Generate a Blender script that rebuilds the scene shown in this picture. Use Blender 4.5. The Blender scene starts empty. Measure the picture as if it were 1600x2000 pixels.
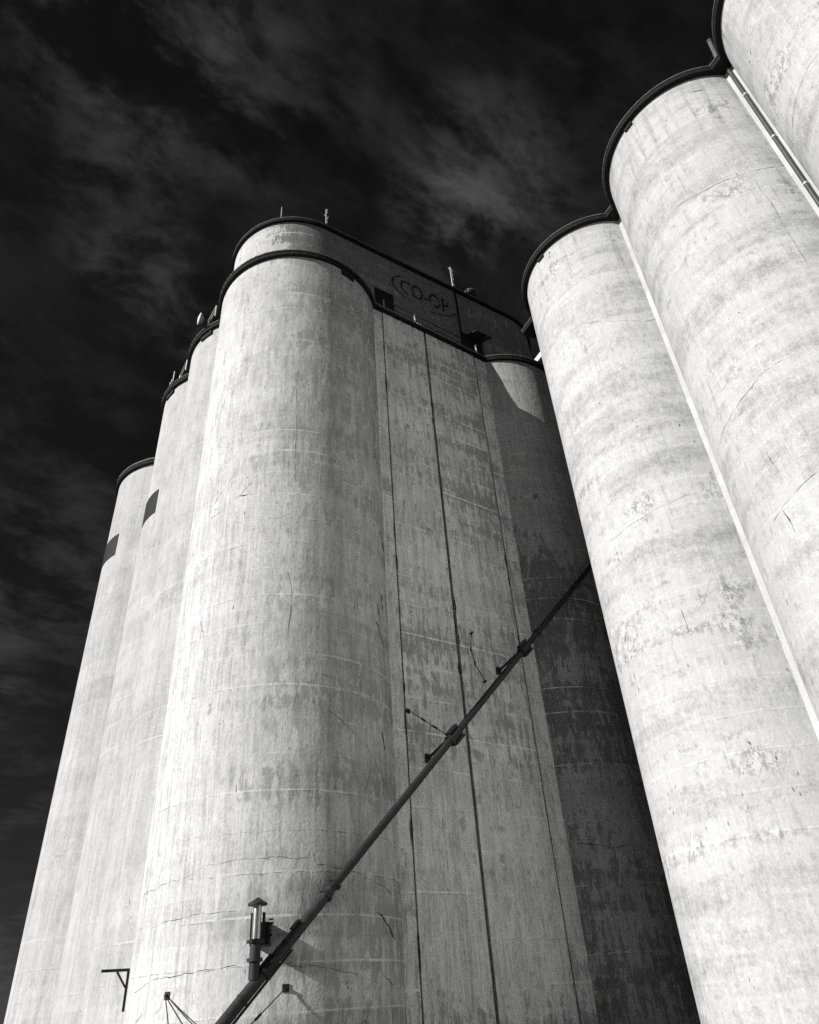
import bpy, bmesh, math, random
from mathutils import Vector, Matrix
import numpy as np

scene = bpy.context.scene
col = scene.collection
R = math.radians
rng = random.Random(7)

# ------------------------------------------------------------------ camera
CAMZ = 1.6
FPX, PITCH, ROLL = 1400.0, 0.61054, -0.0731          # focal length in photo pixels (1600 wide), radians
cz, sz = math.cos(ROLL), math.sin(ROLL)
FWD = Vector((0, math.cos(PITCH), math.sin(PITCH)))
UPV = Vector((0, -math.sin(PITCH), math.cos(PITCH)))
XV = Vector((1, 0, 0))
CR = XV * cz + UPV * sz                               # image right
CU = XV * -sz + UPV * cz                              # image up
cam_d = bpy.data.cameras.new("camera"); cam = bpy.data.objects.new("camera", cam_d); col.objects.link(cam)
cam_d.sensor_fit = 'HORIZONTAL'; cam_d.sensor_width = 36.0; cam_d.lens = 36.0 * FPX / 1600.0
cam_d.clip_start = 0.1; cam_d.clip_end = 6000
M = Matrix.Identity(4)
for i in range(3):
    M[i][0] = CR[i]; M[i][1] = CU[i]; M[i][2] = -FWD[i]
M[0][3], M[1][3], M[2][3] = 0, 0, CAMZ
cam.matrix_world = M
scene.camera = cam
CAMP = Vector((0, 0, CAMZ))

def ray(px, py):
    return (FWD + CR * ((px - 800) / FPX) - CU * ((py - 1000) / FPX))

# ------------------------------------------------------------------ light
SUN_AZ, SUN_EL = R(238.2), R(25.0)                    # azimuth clockwise from +Y
SUND = Vector((math.sin(SUN_AZ) * math.cos(SUN_EL), math.cos(SUN_AZ) * math.cos(SUN_EL), math.sin(SUN_EL)))
sun_l = bpy.data.lights.new("sun", 'SUN'); sun_l.energy = 4.6; sun_l.angle = R(0.53); sun_l.color = (1, 0.995, 0.985)
sun = bpy.data.objects.new("sun", sun_l); col.objects.link(sun)
sun.rotation_euler = (-SUND).to_track_quat('-Z', 'Y').to_euler(); sun.location = SUND * 120

world = bpy.data.worlds.new("World"); scene.world = world; world.use_nodes = True
scene.view_settings.view_transform = 'Standard'; scene.view_settings.look = 'None'
scene.view_settings.gamma = 1.0; scene.view_settings.use_curve_mapping = False
scene.view_settings.exposure = 0.36

# ------------------------------------------------------------------ node helpers
class NT:
    def __init__(s, tree): s.t = tree; s.n = tree.nodes; s.l = tree.links
    def put(s, sock, v):
        if v is None: return
        if isinstance(v, bpy.types.NodeSocket): s.l.new(v, sock)
        else:
            try: sock.default_value = v
            except Exception: sock.default_value = (v, v, v) if len(sock.default_value) == 3 else (v, v, v, 1)
    def m(s, op, a, b=None, c=None, clamp=False):
        n = s.n.new('ShaderNodeMath'); n.operation = op; n.use_clamp = clamp
        for i, v in enumerate((a, b, c)): s.put(n.inputs[i], v) if v is not None else None
        return n.outputs[0]
    def add(s, a, b): return s.m('ADD', a, b)
    def mul(s, a, b): return s.m('MULTIPLY', a, b)
    def sub(s, a, b): return s.m('SUBTRACT', a, b)
    def ss(s, x, a, b, lo=0.0, hi=1.0):                 # smooth step
        n = s.n.new('ShaderNodeMapRange'); n.interpolation_type = 'SMOOTHSTEP'
        s.put(n.inputs[0], x); s.put(n.inputs[1], a); s.put(n.inputs[2], b); s.put(n.inputs[3], lo); s.put(n.inputs[4], hi)
        return n.outputs[0]
    def vec(s, x, y, z=0.0):
        n = s.n.new('ShaderNodeCombineXYZ'); s.put(n.inputs[0], x); s.put(n.inputs[1], y); s.put(n.inputs[2], z); return n.outputs[0]
    def sep(s, v):
        n = s.n.new('ShaderNodeSeparateXYZ'); s.put(n.inputs[0], v); return n.outputs
    def noise(s, v, scale=1.0, detail=3.0, rough=0.5, dist=0.0):
        n = s.n.new('ShaderNodeTexNoise'); n.noise_dimensions = '3D'
        s.put(n.inputs['Vector'], v); n.inputs['Scale'].default_value = scale; n.inputs['Detail'].default_value = detail
        n.inputs['Roughness'].default_value = rough; n.inputs['Distortion'].default_value = dist
        return n.outputs[0]
    def voro(s, v, scale=1.0, feature='DISTANCE_TO_EDGE'):
        n = s.n.new('ShaderNodeTexVoronoi'); n.voronoi_dimensions = '3D'; n.feature = feature
        s.put(n.inputs['Vector'], v); n.inputs['Scale'].default_value = scale
        return n.outputs[0]
    def white(s, w):
        n = s.n.new('ShaderNodeTexWhiteNoise'); n.noise_dimensions = '1D'; s.put(n.inputs['W'], w); return n.outputs[0]
    def mixf(s, f, a, b):
        n = s.n.new('ShaderNodeMix'); n.data_type = 'FLOAT'; s.put(n.inputs[0], f); s.put(n.inputs[2], a); s.put(n.inputs[3], b); return n.outputs[0]

# ------------------------------------------------------------------ sky (red-filtered monochrome: thin cirrus on a dark sky)
w = NT(world.node_tree); w.n.clear()
out = w.n.new('ShaderNodeOutputWorld'); bg = w.n.new('ShaderNodeBackground')
sky = w.n.new('ShaderNodeTexSky'); sky.sky_type = 'NISHITA'; sky.sun_disc = False
sky.sun_elevation = SUN_EL; sky.sun_rotation = SUN_AZ; sky.altitude = 900; sky.air_density = 1.0; sky.dust_density = 0.3; sky.ozone_density = 1.5
sc_ = w.n.new('ShaderNodeSeparateColor'); w.l.new(sky.outputs[0], sc_.inputs[0])
SKYK = 0.075
red = w.mul(sc_.outputs[0], SKYK)
tc = w.n.new('ShaderNodeTexCoord')
d = w.sep(tc.outputs['Generated'])
zc = w.m('MAXIMUM', w.add(d[2], 0.30), 0.05)
cx = w.m('DIVIDE', d[0], zc); cy = w.m('DIVIDE', d[1], zc)
# cirrus layer: long fibres, domain warped
wx = w.noise(w.vec(cx, cy, 3.1), 1.3, 4, .55); wy = w.noise(w.vec(cx, cy, 9.7), 1.3, 4, .55)
gx = w.add(cx, w.mul(w.sub(wx, .5), .24)); gy = w.add(cy, w.mul(w.sub(wy, .5), .24))
ra = R(-38)
fx = w.add(w.mul(gx, math.cos(ra)), w.mul(gy, -math.sin(ra))); fy = w.add(w.mul(gx, math.sin(ra)), w.mul(gy, math.cos(ra)))
fib = w.noise(w.vec(w.mul(fx, 1.6), w.mul(fy, 2.7), 1.7), 2.6, 10, .66)
big = w.noise(w.vec(cx, cy, 5.5), 1.9, 5, .55)
base = w.ss(fib, .44, .70); patch = w.ss(big, .46, .66)
cl = w.mul(base, w.add(.22, w.mul(patch, 1.0)))
def blob(px, py, tight, amp):
    v = ray(px, py).normalized()
    dt = w.n.new('ShaderNodeVectorMath'); dt.operation = 'DOT_PRODUCT'
    nrm = w.n.new('ShaderNodeVectorMath'); nrm.operation = 'NORMALIZE'; w.l.new(tc.outputs['Generated'], nrm.inputs[0])
    w.l.new(nrm.outputs[0], dt.inputs[0]); dt.inputs[1].default_value = v
    return w.mul(w.ss(dt.outputs['Value'], math.cos(tight), 1.0), amp)
bl = None
for px, py, t, a in ((930, 350, .14, 1.0), (860, 420, .10, .55), (300, 130, .17, .75), (520, 190, .18, .45), (230, 470, .12, .6), (310, 560, .11, .55), (390, 640, .07, .5), (90, 1130, .16, .65), (130, 60, .2, .35), (60, 760, .14, .3), (980, 500, .16, .45), (1120, 250, .2, .25), (640, 90, .2, .2)):
    b = blob(px, py, t, a); bl = b if bl is None else w.add(bl, b)
fib2 = w.noise(w.vec(w.mul(fx, 1.6), w.mul(fy, 2.7), 4.4), 4.2, 10, .66)
cl = w.add(cl, w.mul(bl, w.ss(fib2, .41, .68)))
CLOUDK = 0.26
val = w.add(red, w.mul(cl, CLOUDK))
rgb = w.n.new('ShaderNodeCombineColor')
for i in range(3): w.l.new(val, rgb.inputs[i])
w.l.new(rgb.outputs[0], bg.inputs['Color']); bg.inputs['Strength'].default_value = 0.1
w.l.new(bg.outputs[0], out.inputs[0])

# ------------------------------------------------------------------ mesh helpers
WORG = {}                                             # world origin of every object built
def finish(name, verts, faces, mat, parent=None, uvs=None, smooth=False, kind=None, sharp=None):
    V = [Vector(v) for v in verts]
    lo = Vector((min(v.x for v in V), min(v.y for v in V), min(v.z for v in V)))
    hi = Vector((max(v.x for v in V), max(v.y for v in V), max(v.z for v in V)))
    org = Vector(((lo.x + hi.x) / 2, (lo.y + hi.y) / 2, lo.z))
    me = bpy.data.meshes.new(name)
    me.from_pydata([v - org for v in V], [], faces)
    if uvs is not None:
        uvl = me.uv_layers.new(name='UVMap')
        k = 0
        for p in me.polygons:
            for li in p.loop_indices:
                uvl.data[li].uv = uvs[k]; k += 1
    if smooth:
        me.polygons.foreach_set('use_smooth', [True] * len(me.polygons))
    me.materials.append(mat)
    me.update()
    if smooth and sharp:
        me.set_sharp_from_angle(angle=R(sharp))
    o = bpy.data.objects.new(name, me); col.objects.link(o)
    WORG[o.name] = org
    if parent is not None:
        o.parent = parent; o.location = org - WORG[parent.name]
    else:
        o.location = org
    if kind: o['kind'] = kind
    return o
def thing(name, label, cat, loc, group=None):
    o = bpy.data.objects.new(name, None); col.objects.link(o); o.location = loc; o.empty_display_size = .5
    WORG[o.name] = Vector(loc); o['label'] = label; o['category'] = cat
    if group: o['group'] = group
    return o
class MB:                                             # collects shapes in world coordinates
    def __init__(s): s.v = []; s.f = []
    def quadbox(s, c, ax, ay, az, dx, dy, dz):
        c = Vector(c); b = len(s.v)
        for i in (-1, 1):
            for j in (-1, 1):
                for k in (-1, 1):
                    s.v.append(c + Vector(ax) * (i * dx / 2) + Vector(ay) * (j * dy / 2) + Vector(az) * (k * dz / 2))
        for f in ((0, 1, 3, 2), (4, 6, 7, 5), (0, 4, 5, 1), (2, 3, 7, 6), (0, 2, 6, 4), (1, 5, 7, 3)):
            s.f.append([b + i for i in f])
        return s
    def tube(s, pts, r, seg=14, cap=True):
        pts = [Vector(p) for p in pts]; n = len(pts)
        rr = r if isinstance(r, (list, tuple)) else [r] * n
        rings = []
        ref = None
        for i, p in enumerate(pts):
            a = pts[max(i - 1, 0)]; c = pts[min(i + 1, n - 1)]
            t = (c - a)
            if t.length < 1e-9: t = Vector((0, 0, 1))
            t.normalize()
            if ref is None:
                ref = t.orthogonal().normalized()
            else:
                ref = (ref - t * ref.dot(t))
                ref = ref.normalized() if ref.length > 1e-6 else t.orthogonal().normalized()
            bi = t.cross(ref)
            b = len(s.v)
            for k in range(seg):
                a_ = 2 * math.pi * k / seg
                s.v.append(p + (ref * math.cos(a_) + bi * math.sin(a_)) * rr[i])
            rings.append(b)
        for i in range(n - 1):
            for k in range(seg):
                k2 = (k + 1) % seg
                s.f.append([rings[i] + k, rings[i] + k2, rings[i + 1] + k2, rings[i + 1] + k])
        if cap:
            s.f.append([rings[0] + k for k in reversed(range(seg))])
            s.f.append([rings[-1] + k for k in range(seg)])
        return s
    def build(s, name, mat, parent=None, smooth=False, sharp=None, kind=None):
        return finish(name, s.v, s.f, mat, parent, None, smooth, kind, sharp)

# ------------------------------------------------------------------ materials
def new_mat(name):
    m = bpy.data.materials.new(name); m.use_nodes = True
    t = NT(m.node_tree); t.n.clear()
    o = t.n.new('ShaderNodeOutputMaterial'); p = t.n.new('ShaderNodeBsdfPrincipled'); t.l.new(p.outputs[0], o.inputs[0])
    return m, t, p
def grey(t, v):
    c = t.n.new('ShaderNodeCombineColor')
    for i in range(3): t.put(c.inputs[i], v)
    return c.outputs[0]
def bumpn(t, h, dist, strength=1.0):
    b = t.n.new('ShaderNodeBump'); b.inputs['Distance'].default_value = dist; b.inputs['Strength'].default_value = strength
    t.put(b.inputs['Height'], h); return b.outputs[0]

def concrete(name, seed, paint=.7, bare=.42, peel=None, peel_shade_u=None, streak=.5, band=.5, mott=.5, fine=.3, lines=.12, crack=1.0, hair=0.0, speck=1.0, lift=1.25, bump=.012, lift_k=.12, flake=0.0, stain=0.0, smudge=0.0, vlines=.05, rim=0.0, edge_shade=None, pk=(2.0, .60), soft=(.575, .645)):
    """Weathered painted slip-form concrete. UV in metres: u along the wall, v up."""
    m, t, p = new_mat(name)
    uvn = t.n.new('ShaderNodeUVMap'); uvn.uv_map = 'UVMap'
    s = t.sep(uvn.outputs[0]); u, v = s[0], s[1]
    def P(su, sv, k=0.0): return t.vec(t.mul(u, su), t.mul(v, sv), seed * 7.31 + k)
    c0 = lambda x: t.sub(x, .5)
    large = t.noise(P(.10, .055, 1), 1, 1, .5)
    bandn = t.noise(P(.07, .62, 2), 1, 4, .62)
    mt = t.noise(P(.75, .6, 3), 1, 6, .66)
    mt2 = t.noise(P(3.4, 2.4, 3.5), 1, 4, .68)
    st = t.noise(P(2.6, .11, 4), 1, 4, .66)
    fst = t.noise(P(9.5, .55, 5), 1, 5, .74)
    fn = t.noise(P(13, 10, 6), 1, 2, .7)
    lv = t.add(t.m('DIVIDE', v, lift), t.mul(c0(large), .10))
    lid = t.white(t.add(t.m('FLOOR', lv), seed))
    # tone of the paint film
    tone = t.mul(c0(large), .28)
    cs = lambda x, w_=.2: t.sub(t.ss(x, .5 - w_, .5 + w_), .5)     # contrast-stretched, -0.5 .. 0.5
    for x, k in ((bandn, band * .34), (mt, mott * .28), (mt2, mott * .26), (st, streak * .20), (fst, streak * .26), (fn, fine * .26)):
        if k: tone = t.add(tone, t.mul(cs(x), k))
    tone = t.add(tone, t.mul(c0(lid), lift_k))
    # pour joints: lighter, interrupted bands of lime wash
    fr = t.m('ABSOLUTE', t.sub(t.m('FRACT', lv), .5))
    fr = t.add(fr, t.mul(c0(mt2), .07))
    pj = t.mul(t.ss(fr, .036, .010), t.ss(t.add(bandn, t.mul(c0(mt), .8)), .42, .66))
    tone = t.add(tone, t.mul(pj, lines))
    # vertical form-board edges
    if vlines:
        vf = t.m('ABSOLUTE', t.sub(t.m('FRACT', t.add(t.mul(u, .37), t.mul(c0(large), .10))), .5))
        vl = t.mul(t.ss(vf, .016, .006), t.ss(mt, .46, .60))
        tone = t.add(tone, t.mul(vl, vlines))
    # pale run-down of lime in long thin drips
    val = t.mul(paint, t.m('MAXIMUM', t.add(1.0, tone), .25))
    if stain:
        sm = t.mul(t.ss(st, .50, .70), t.ss(t.add(mt2, t.mul(c0(bandn), .9)), .42, .66))
        val = t.mul(val, t.sub(1.0, t.mul(sm, stain)))
    if smudge:
        s2 = t.mul(t.ss(t.add(bandn, t.mul(c0(mt), .7)), .49, .74), t.ss(t.add(mt2, t.mul(c0(fn), .8)), .36, .64))
        val = t.mul(val, t.sub(1.0, t.mul(s2, smudge)))
    if rim:                                            # rain streaks running down from the roof edge
        rs = t.mul(t.ss(t.add(t.mul(st, .6), t.mul(fst, .4)), .46, .62), t.ss(t.add(v, t.mul(c0(st), 9.0)), 29.0, 38.0))
        val = t.mul(val, t.sub(1.0, t.mul(rs, rim)))
    if edge_shade:  # shade of the silo's right side put into the colour, broken by noise
        shade_m = t.mul(t.ss(u, edge_shade[0], edge_shade[1]), t.ss(t.add(t.mul(mt, .5), t.mul(fst, .5)), .36, .60))
        val = t.mul(val, t.sub(1.0, t.mul(shade_m, edge_shade[2])))
    # worn areas: bare concrete, grainy and drawn out downward
    if peel is not None:
        pf = t.add(t.mul(t.noise(P(pk[0], pk[1], 13), 1, 6, .72), .46), t.add(t.mul(fst, .36), t.mul(mt2, .30)))
        pf = t.add(pf, t.mul(c0(bandn), .40)); pf = t.add(pf, t.mul(c0(large), .25)); pf = t.add(pf, t.mul(c0(fn), .16))
        pb = peel
        if peel_shade_u:                                     # (u0, u1, extra): weather side; also painted shade on headhouse face and end silo
            pb = t.add(peel, t.ss(u, peel_shade_u[0], peel_shade_u[1], 0.0, peel_shade_u[2]))
            if len(peel_shade_u) > 3: pb = t.add(pb, t.ss(v, peel_shade_u[3], peel_shade_u[4], 0.0, peel_shade_u[5]))
        pf = t.sub(t.add(pf, pb), t.mul(pj, .14))
        pm = t.ss(pf, soft[0], soft[1])
        barev = t.mul(bare, t.m('MAXIMUM', t.add(t.add(1.0, t.mul(cs(mt2), .34)), t.add(t.mul(cs(fst), .46), t.mul(cs(fn), .34))), .3))
        if edge_shade: barev = t.mul(barev, t.sub(1.0, t.mul(shade_m, edge_shade[2])))
        val = t.mixf(t.mul(pm, .88), val, barev)
    # pale patches of old white wash left standing
    if flake:
        fk = t.ss(t.add(t.noise(P(3.4, 1.5, 15), 1, 4, .62), t.mul(c0(mt), .55)), .635 - flake * .04, .66 - flake * .04)
        val = t.mixf(t.mul(fk, .55), val, paint * 1.1)
    # cracks: along the joints and wandering hairlines
    dk = None
    if crack:
        cw = t.mul(c0(t.noise(P(1.1, .3, 16), 1, 4, .65)), .16)
        lc = t.add(t.add(lv, cw), .035)
        cd = t.mul(t.m('ABSOLUTE', t.sub(t.m('FRACT', lc), .5)), lift)
        wd = t.ss(mt2, .42, .75, .001, .020)
        dk = t.mul(t.mul(t.m('LESS_THAN', cd, wd), t.ss(t.noise(P(.16, .42, 18), 1, 2, .6), .50, .55)), crack)
    if hair:
        dd = t.mul(c0(t.noise(P(1.2, .9, 19), 1, 4, .6)), .45)
        vd = t.voro(t.vec(t.add(t.mul(u, .55), dd), t.add(t.mul(v, .16), t.mul(dd, .6)), seed * 3.0), 1.0)
        hm = t.mul(t.m('LESS_THAN', vd, .0042), t.ss(t.add(bandn, t.mul(c0(st), .7)), .50, .60))
        hm = t.mul(hm, hair); dk = hm if dk is None else t.m('MAXIMUM', dk, hm)
    if speck:
        sp = t.mul(t.ss(t.noise(P(8.5, 2.6, 22), 1, 2, .55), .68, .73), t.ss(mt, .48, .62))
        sp = t.mul(sp, speck * .8); dk = sp if dk is None else t.m('MAXIMUM', dk, sp)
    if dk is not None: val = t.mixf(t.mul(dk, .80), val, .05)
    t.l.new(grey(t, val), p.inputs['Base Color'])
    p.inputs['Roughness'].default_value = .9; p.inputs['Specular IOR Level'].default_value = .2
    t.l.new(bumpn(t, t.add(mt2, t.mul(fn, .5)), bump * 2.6), p.inputs['Normal'])
    return m

def simple(name, v, rough=.7, metal=0.0, var=.3, scale=3.0, bump=.0, spec=.4, stretch=(1, 1, 1), edge=None):
    m, t, p = new_mat(name)
    tcn = t.n.new('ShaderNodeTexCoord'); s = t.sep(tcn.outputs['Object'])
    vv = t.vec(t.mul(s[0], stretch[0]), t.mul(s[1], stretch[1]), t.mul(s[2], stretch[2]))
    n1 = t.noise(vv, scale, 7, .65); n2 = t.noise(vv, scale * 5, 5, .65)
    f = t.add(t.mul(t.sub(n1, .5), var * 2.2), t.mul(t.sub(n2, .5), var * 1.6))
    val = t.mul(v, t.m('MAXIMUM', t.add(1.0, f), .2))
    if edge:                                           # chipped / lichen-pale patches
        val = t.mixf(t.ss(t.noise(vv, scale * 2.3, 9, .7), edge[0], edge[0] + .06), val, edge[1])
    t.l.new(grey(t, val), p.inputs['Base Color'])
    p.inputs['Metallic'].default_value = metal; p.inputs['Specular IOR Level'].default_value = spec
    t.put(p.inputs['Roughness'], t.m('ADD', rough, t.mul(t.sub(n1, .5), .3), clamp=True))
    if bump: t.l.new(bumpn(t, t.add(n1, t.mul(n2, .4)), bump), p.inputs['Normal'])
    return m

MAT = {
 'tar': simple('tar_roof_edge', .010, .85, 0, .8, 1.6, .012, .2, edge=(.63, .055)),
 'drip': simple('weathered_roof_drip_edge', .13, .8, 0, .9, 2.2, .01),
 'recess': simple('dark_joint_concrete', .12, .9, 0, .4, 2.0, .01),
 'rustlit': simple('worn_sunlit_spout_paint', .034, .6, .15, .6, 3.0, .004, .4, stretch=(1, 1, 1), edge=(.56, .012)),  # paler than the upper pipe: sunlight put into the lower pipe's colour
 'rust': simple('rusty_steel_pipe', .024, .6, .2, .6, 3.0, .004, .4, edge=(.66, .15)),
 'pipegrey': simple('weathered_grey_downpipe', .07, .45, .3, .4, 3.0, .002, .5),
 'darksteel': simple('dark_steel', .018, .55, .3, .4, 6.0, .002, .4),
 'galv': simple('galvanised_sheet', .42, .34, .9, .30, 3.5, .002, .5, stretch=(3, 3, .7)),
 'cable': simple('steel_cable', .04, .6, .4, .3, 20.0, 0, .3),
 'white': simple('white_painted_metal', .72, .5, 0, .12, 4.0, 0, .4),
 'pale': simple('pale_aluminium', .6, .4, .5, .2, 6.0, 0, .4),
 'void': simple('dark_interior', .008, .9, 0, .2, 2.0),
 'sign': simple('faded_black_paint_panel', .017, .75, 0, .25, 1.5, .002, .3),
 'glass': simple('dirty_wired_glass', .05, .25, 0, .4, 3.0, 0, .5),
 'crack': simple('crack_void', .05, .95, 0, .3, 5.0, 0, .1),
}
# lettering paint, flaked so that wall shows through
def flaked_paint():
    m, t, p = new_mat('flaked_black_lettering')
    tcn = t.n.new('ShaderNodeTexCoord')
    n = t.noise(tcn.outputs['Object'], 2.6, 9, .72); n2 = t.noise(tcn.outputs['Object'], .6, 3, .5)
    a = t.ss(t.add(n, t.mul(t.sub(n2, .5), .5)), .37, .47)
    t.l.new(grey(t, .02), p.inputs['Base Color']); p.inputs['Roughness'].default_value = .9
    t.put(p.inputs['Alpha'], t.mul(a, .95))
    return m
MAT['letter'] = flaked_paint()

# ------------------------------------------------------------------ plan of the place (metres)
HT = 36.0 + CAMZ                                      # underside of the roof slabs
RC, RR = 4.742, 4.095                                 # radius of the tower silos / the annex silos
TH = R(36.0)
UD = Vector((math.cos(TH), math.sin(TH), 0)); ND = Vector((-UD.y, UD.x, 0)); ZD = Vector((0, 0, 1))
C1 = Vector((-6.027, 29.795, 0))
def L(u, n, z=0.0): return C1 + UD * u + ND * n + ZD * z
S1 = L(0, 0); S2 = Vector((-9.179, 34.059, 0)); S3 = Vector((-12.331, 38.323, 0)); S5 = L(15.75, 0)
S6 = S5 + (S2 - S1); S7 = S5 + (S3 - S1)
S4 = Vector((-17.02, 43.60, 0)); R4 = 4.74; H4 = 33.0 + CAMZ
AR = R(-63.7); RU = Vector((math.cos(AR), math.sin(AR), 0)); RN = Vector((RU.y, -RU.x, 0))   # row direction, outward normal (to the yard)
R1c = Vector((12.309, 28.365, 0)); SR = 8.3145
RCS = [R1c + RU * (SR * i) for i in range(4)]
WALLN = -3.3; HHN = -2.0                              # planes of the tower's front wall and of the headhouse face

def on_n(px, py, noff):
    d = ray(px, py); o = L(0, noff)
    t = ((o - CAMP).dot(ND)) / d.dot(ND); return CAMP + d * t
def on_z(px, py, z):
    d = ray(px, py); return CAMP + d * ((z - CAMZ) / d.z)
def on_cyl(px, py, c, r):
    d = ray(px, py); a = d.x * d.x + d.y * d.y; b = -2 * (d.x * c.x + d.y * c.y); cc = c.x ** 2 + c.y ** 2 - r * r
    D = b * b - 4 * a * cc
    t = (-b - math.sqrt(D)) / (2 * a) if D > 0 else -b / (2 * a)
    return CAMP + d * t
def loc(p): q = p - C1; return q.dot(UD), q.dot(ND), p.z

# ------------------------------------------------------------------ ground
gm, gt, gp = new_mat('gravel_yard')
gtc = gt.n.new('ShaderNodeTexCoord'); gs = gtc.outputs['Object']
g1 = gt.noise(gs, .08, 6, .6); g2 = gt.noise(gs, 6.0, 6, .7)
gt.l.new(grey(gt, gt.mul(.21, gt.add(.62, gt.add(gt.mul(g1, .38), gt.mul(g2, .38))))), gp.inputs['Base Color'])
gp.inputs['Roughness'].default_value = .95; gt.l.new(bumpn(gt, g2, .03), gp.inputs['Normal'])
gv = []; gf = []
NR = 48
for ir, rad in enumerate((0, 20, 60, 200, 800, 3000)):
    if rad == 0: gv.append((0, 0, 0)); continue
    for k in range(NR): gv.append((rad * math.cos(2 * math.pi * k / NR), rad * math.sin(2 * math.pi * k / NR), 0))
for k in range(NR): gf.append([0, 1 + k, 1 + (k + 1) % NR])
for ir in range(4):
    b = 1 + ir * NR
    for k in range(NR): gf.append([b + k, b + NR + k, b + NR + (k + 1) % NR, b + (k + 1) % NR])
finish('ground', gv, gf, gm, kind='structure')

# ------------------------------------------------------------------ silo shells
def silo(name, c, r, z0, z1, mat, parent, seg=180, rows=24):
    a0 = math.atan2(-c.y, -c.x)                       # angle that faces the camera; seam is opposite
    v = []; f = []; uv = []
    for j in range(rows + 1):
        z = z0 + (z1 - z0) * j / rows
        for i in range(seg):
            a = a0 - math.pi + 2 * math.pi * i / seg
            v.append((c.x + r * math.cos(a), c.y + r * math.sin(a), z))
    for j in range(rows):
        for i in range(seg):
            i2 = (i + 1) % seg
            f.append([j * seg + i, j * seg + i2, (j + 1) * seg + i2, (j + 1) * seg + i])
            ua = r * (-math.pi + 2 * math.pi * i / seg); ub = r * (-math.pi + 2 * math.pi * (i + 1) / seg)
            za = z0 + (z1 - z0) * j / rows; zb = z0 + (z1 - z0) * (j + 1) / rows
            uv += [(ua, za), (ub, za), (ub, zb), (ua, zb)]
    return finish(name, v, f, mat, parent, uv, True)

def slab(name, outline, z0, z1, mat, parent, smooth=False):
    n = len(outline); cxo = sum(p[0] for p in outline) / n; cyo = sum(p[1] for p in outline) / n
    ph = [rng.uniform(0, 6.3) for _ in range(6)]
    wav = lambda i: .010 * math.sin(i * .9 + ph[0]) * math.sin(i * .23 + ph[1]) + .012 * math.sin(i * .051 + ph[2]) + .006 * rng.uniform(-1, 1)
    def push(p, i):
        dx, dy = p[0] - cxo, p[1] - cyo; ln = math.hypot(dx, dy) or 1; k = wav(i); return (p[0] + dx / ln * k, p[1] + dy / ln * k)
    outline = [push(p, i) for i, p in enumerate(outline)]
    v = [(p[0], p[1], z0) for p in outline] + [(p[0], p[1], z1) for p in outline]
    f = [list(range(n))[::-1], list(range(n, 2 * n))]
    for i in range(n): j = (i + 1) % n; f.append([i, j, n + j, n + i])
    return finish(name, v, f, mat, parent, None, smooth, None, 35 if smooth else None)

def polar_outline(center, circles, polys, n=1440):
    """Outer outline of a union of circles and convex polygons that all see CENTER."""
    pts = []
    for k in range(n):
        a = 2 * math.pi * k / n; d = Vector((math.cos(a), math.sin(a), 0)); best = 0
        for c, r in circles:
            q = c - center; q = Vector((q.x, q.y, 0)); b = q.dot(d); disc = b * b - q.dot(q) + r * r
            if disc > 0: best = max(best, b + math.sqrt(disc))
        for poly in polys:
            for i in range(len(poly)):
                p, q = poly[i] - center, poly[(i + 1) % len(poly)] - center
                e = q - p; den = d.x * e.y - d.y * e.x
                if abs(den) < 1e-9: continue
                t = (p.x * e.y - p.y * e.x) / den; s_ = (p.x * d.y - p.y * d.x) / den
                if t > 0 and -1e-6 <= s_ <= 1 + 1e-6: best = max(best, t)
        pts.append(center + d * best)
    return pts

# ================================================================== THE TOWER (left)
tower = thing('grain_elevator', 'tall white concrete grain elevator tower with headhouse and faded oval lettering on its roof', 'grain elevator', L(7.9, 5.3, 0))
mC1 = concrete('paint_front_silo', 1.0, rim=.25, edge_shade=(2.6, 6.2, .45), paint=.55, bare=.30, peel=-.155, peel_shade_u=(-4.2, 0.6, .135, 4.0, 15.0, .06), streak=1.4, band=.6, mott=.6, fine=.85, lines=.18, crack=.9, hair=.6, speck=1.2, flake=.6, stain=.50, smudge=.2, vlines=.14, bump=.007, pk=(3.6, .62), soft=(.54, .64))
side = dict(paint=.45, bare=.36, peel=-.03, streak=1.0, band=.30, mott=.5, fine=.7, lines=.07, crack=.6, hair=.25, speck=.9, bump=.006, soft=(.54, .63))
mC2 = concrete('paint_side_silo', 2.0, **side)
mC3 = concrete('paint_side_silo_far', 3.0, **side)
mC5 = concrete('paint_end_silo', 5.0, paint=.36, bare=.125, peel=.09, peel_shade_u=(-99, -98, 0.0, 18.0, 35.0, -.30), streak=1.0, band=.7, mott=.7, fine=.7, lines=.5, crack=.8, hair=.6, speck=.8, stain=.4, flake=.3, pk=(3.0, .6), soft=(.57, .62))  # shade put into the darker coat, sunlit top patch into the paler peel
mW = concrete('paint_front_wall', 6.0, paint=.70, bare=.29, peel=.02, streak=1.6, band=.55, mott=.65, fine=.85, lines=.26, crack=.5, hair=.3, speck=1.1, lift=1.5, flake=.7, stain=.5, pk=(4.2, .62), soft=(.565, .635))
mHH = concrete('paint_headhouse', 8.0, paint=.46, bare=.145, peel=-.15, peel_shade_u=(9.0, 14.2, .29), streak=1.0, band=.7, mott=.7, fine=.7, lines=.1, crack=0, speck=1.0, stain=.5, smudge=.3)  # face colour carries its shade besides stains; rounded end painted sunlit-pale

silos = {}
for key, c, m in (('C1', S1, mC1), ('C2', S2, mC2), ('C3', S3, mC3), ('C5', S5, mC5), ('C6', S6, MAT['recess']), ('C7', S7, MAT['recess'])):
    silos[key] = silo('silo', c, RC, 0, HT + .05, m, tower)

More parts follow.
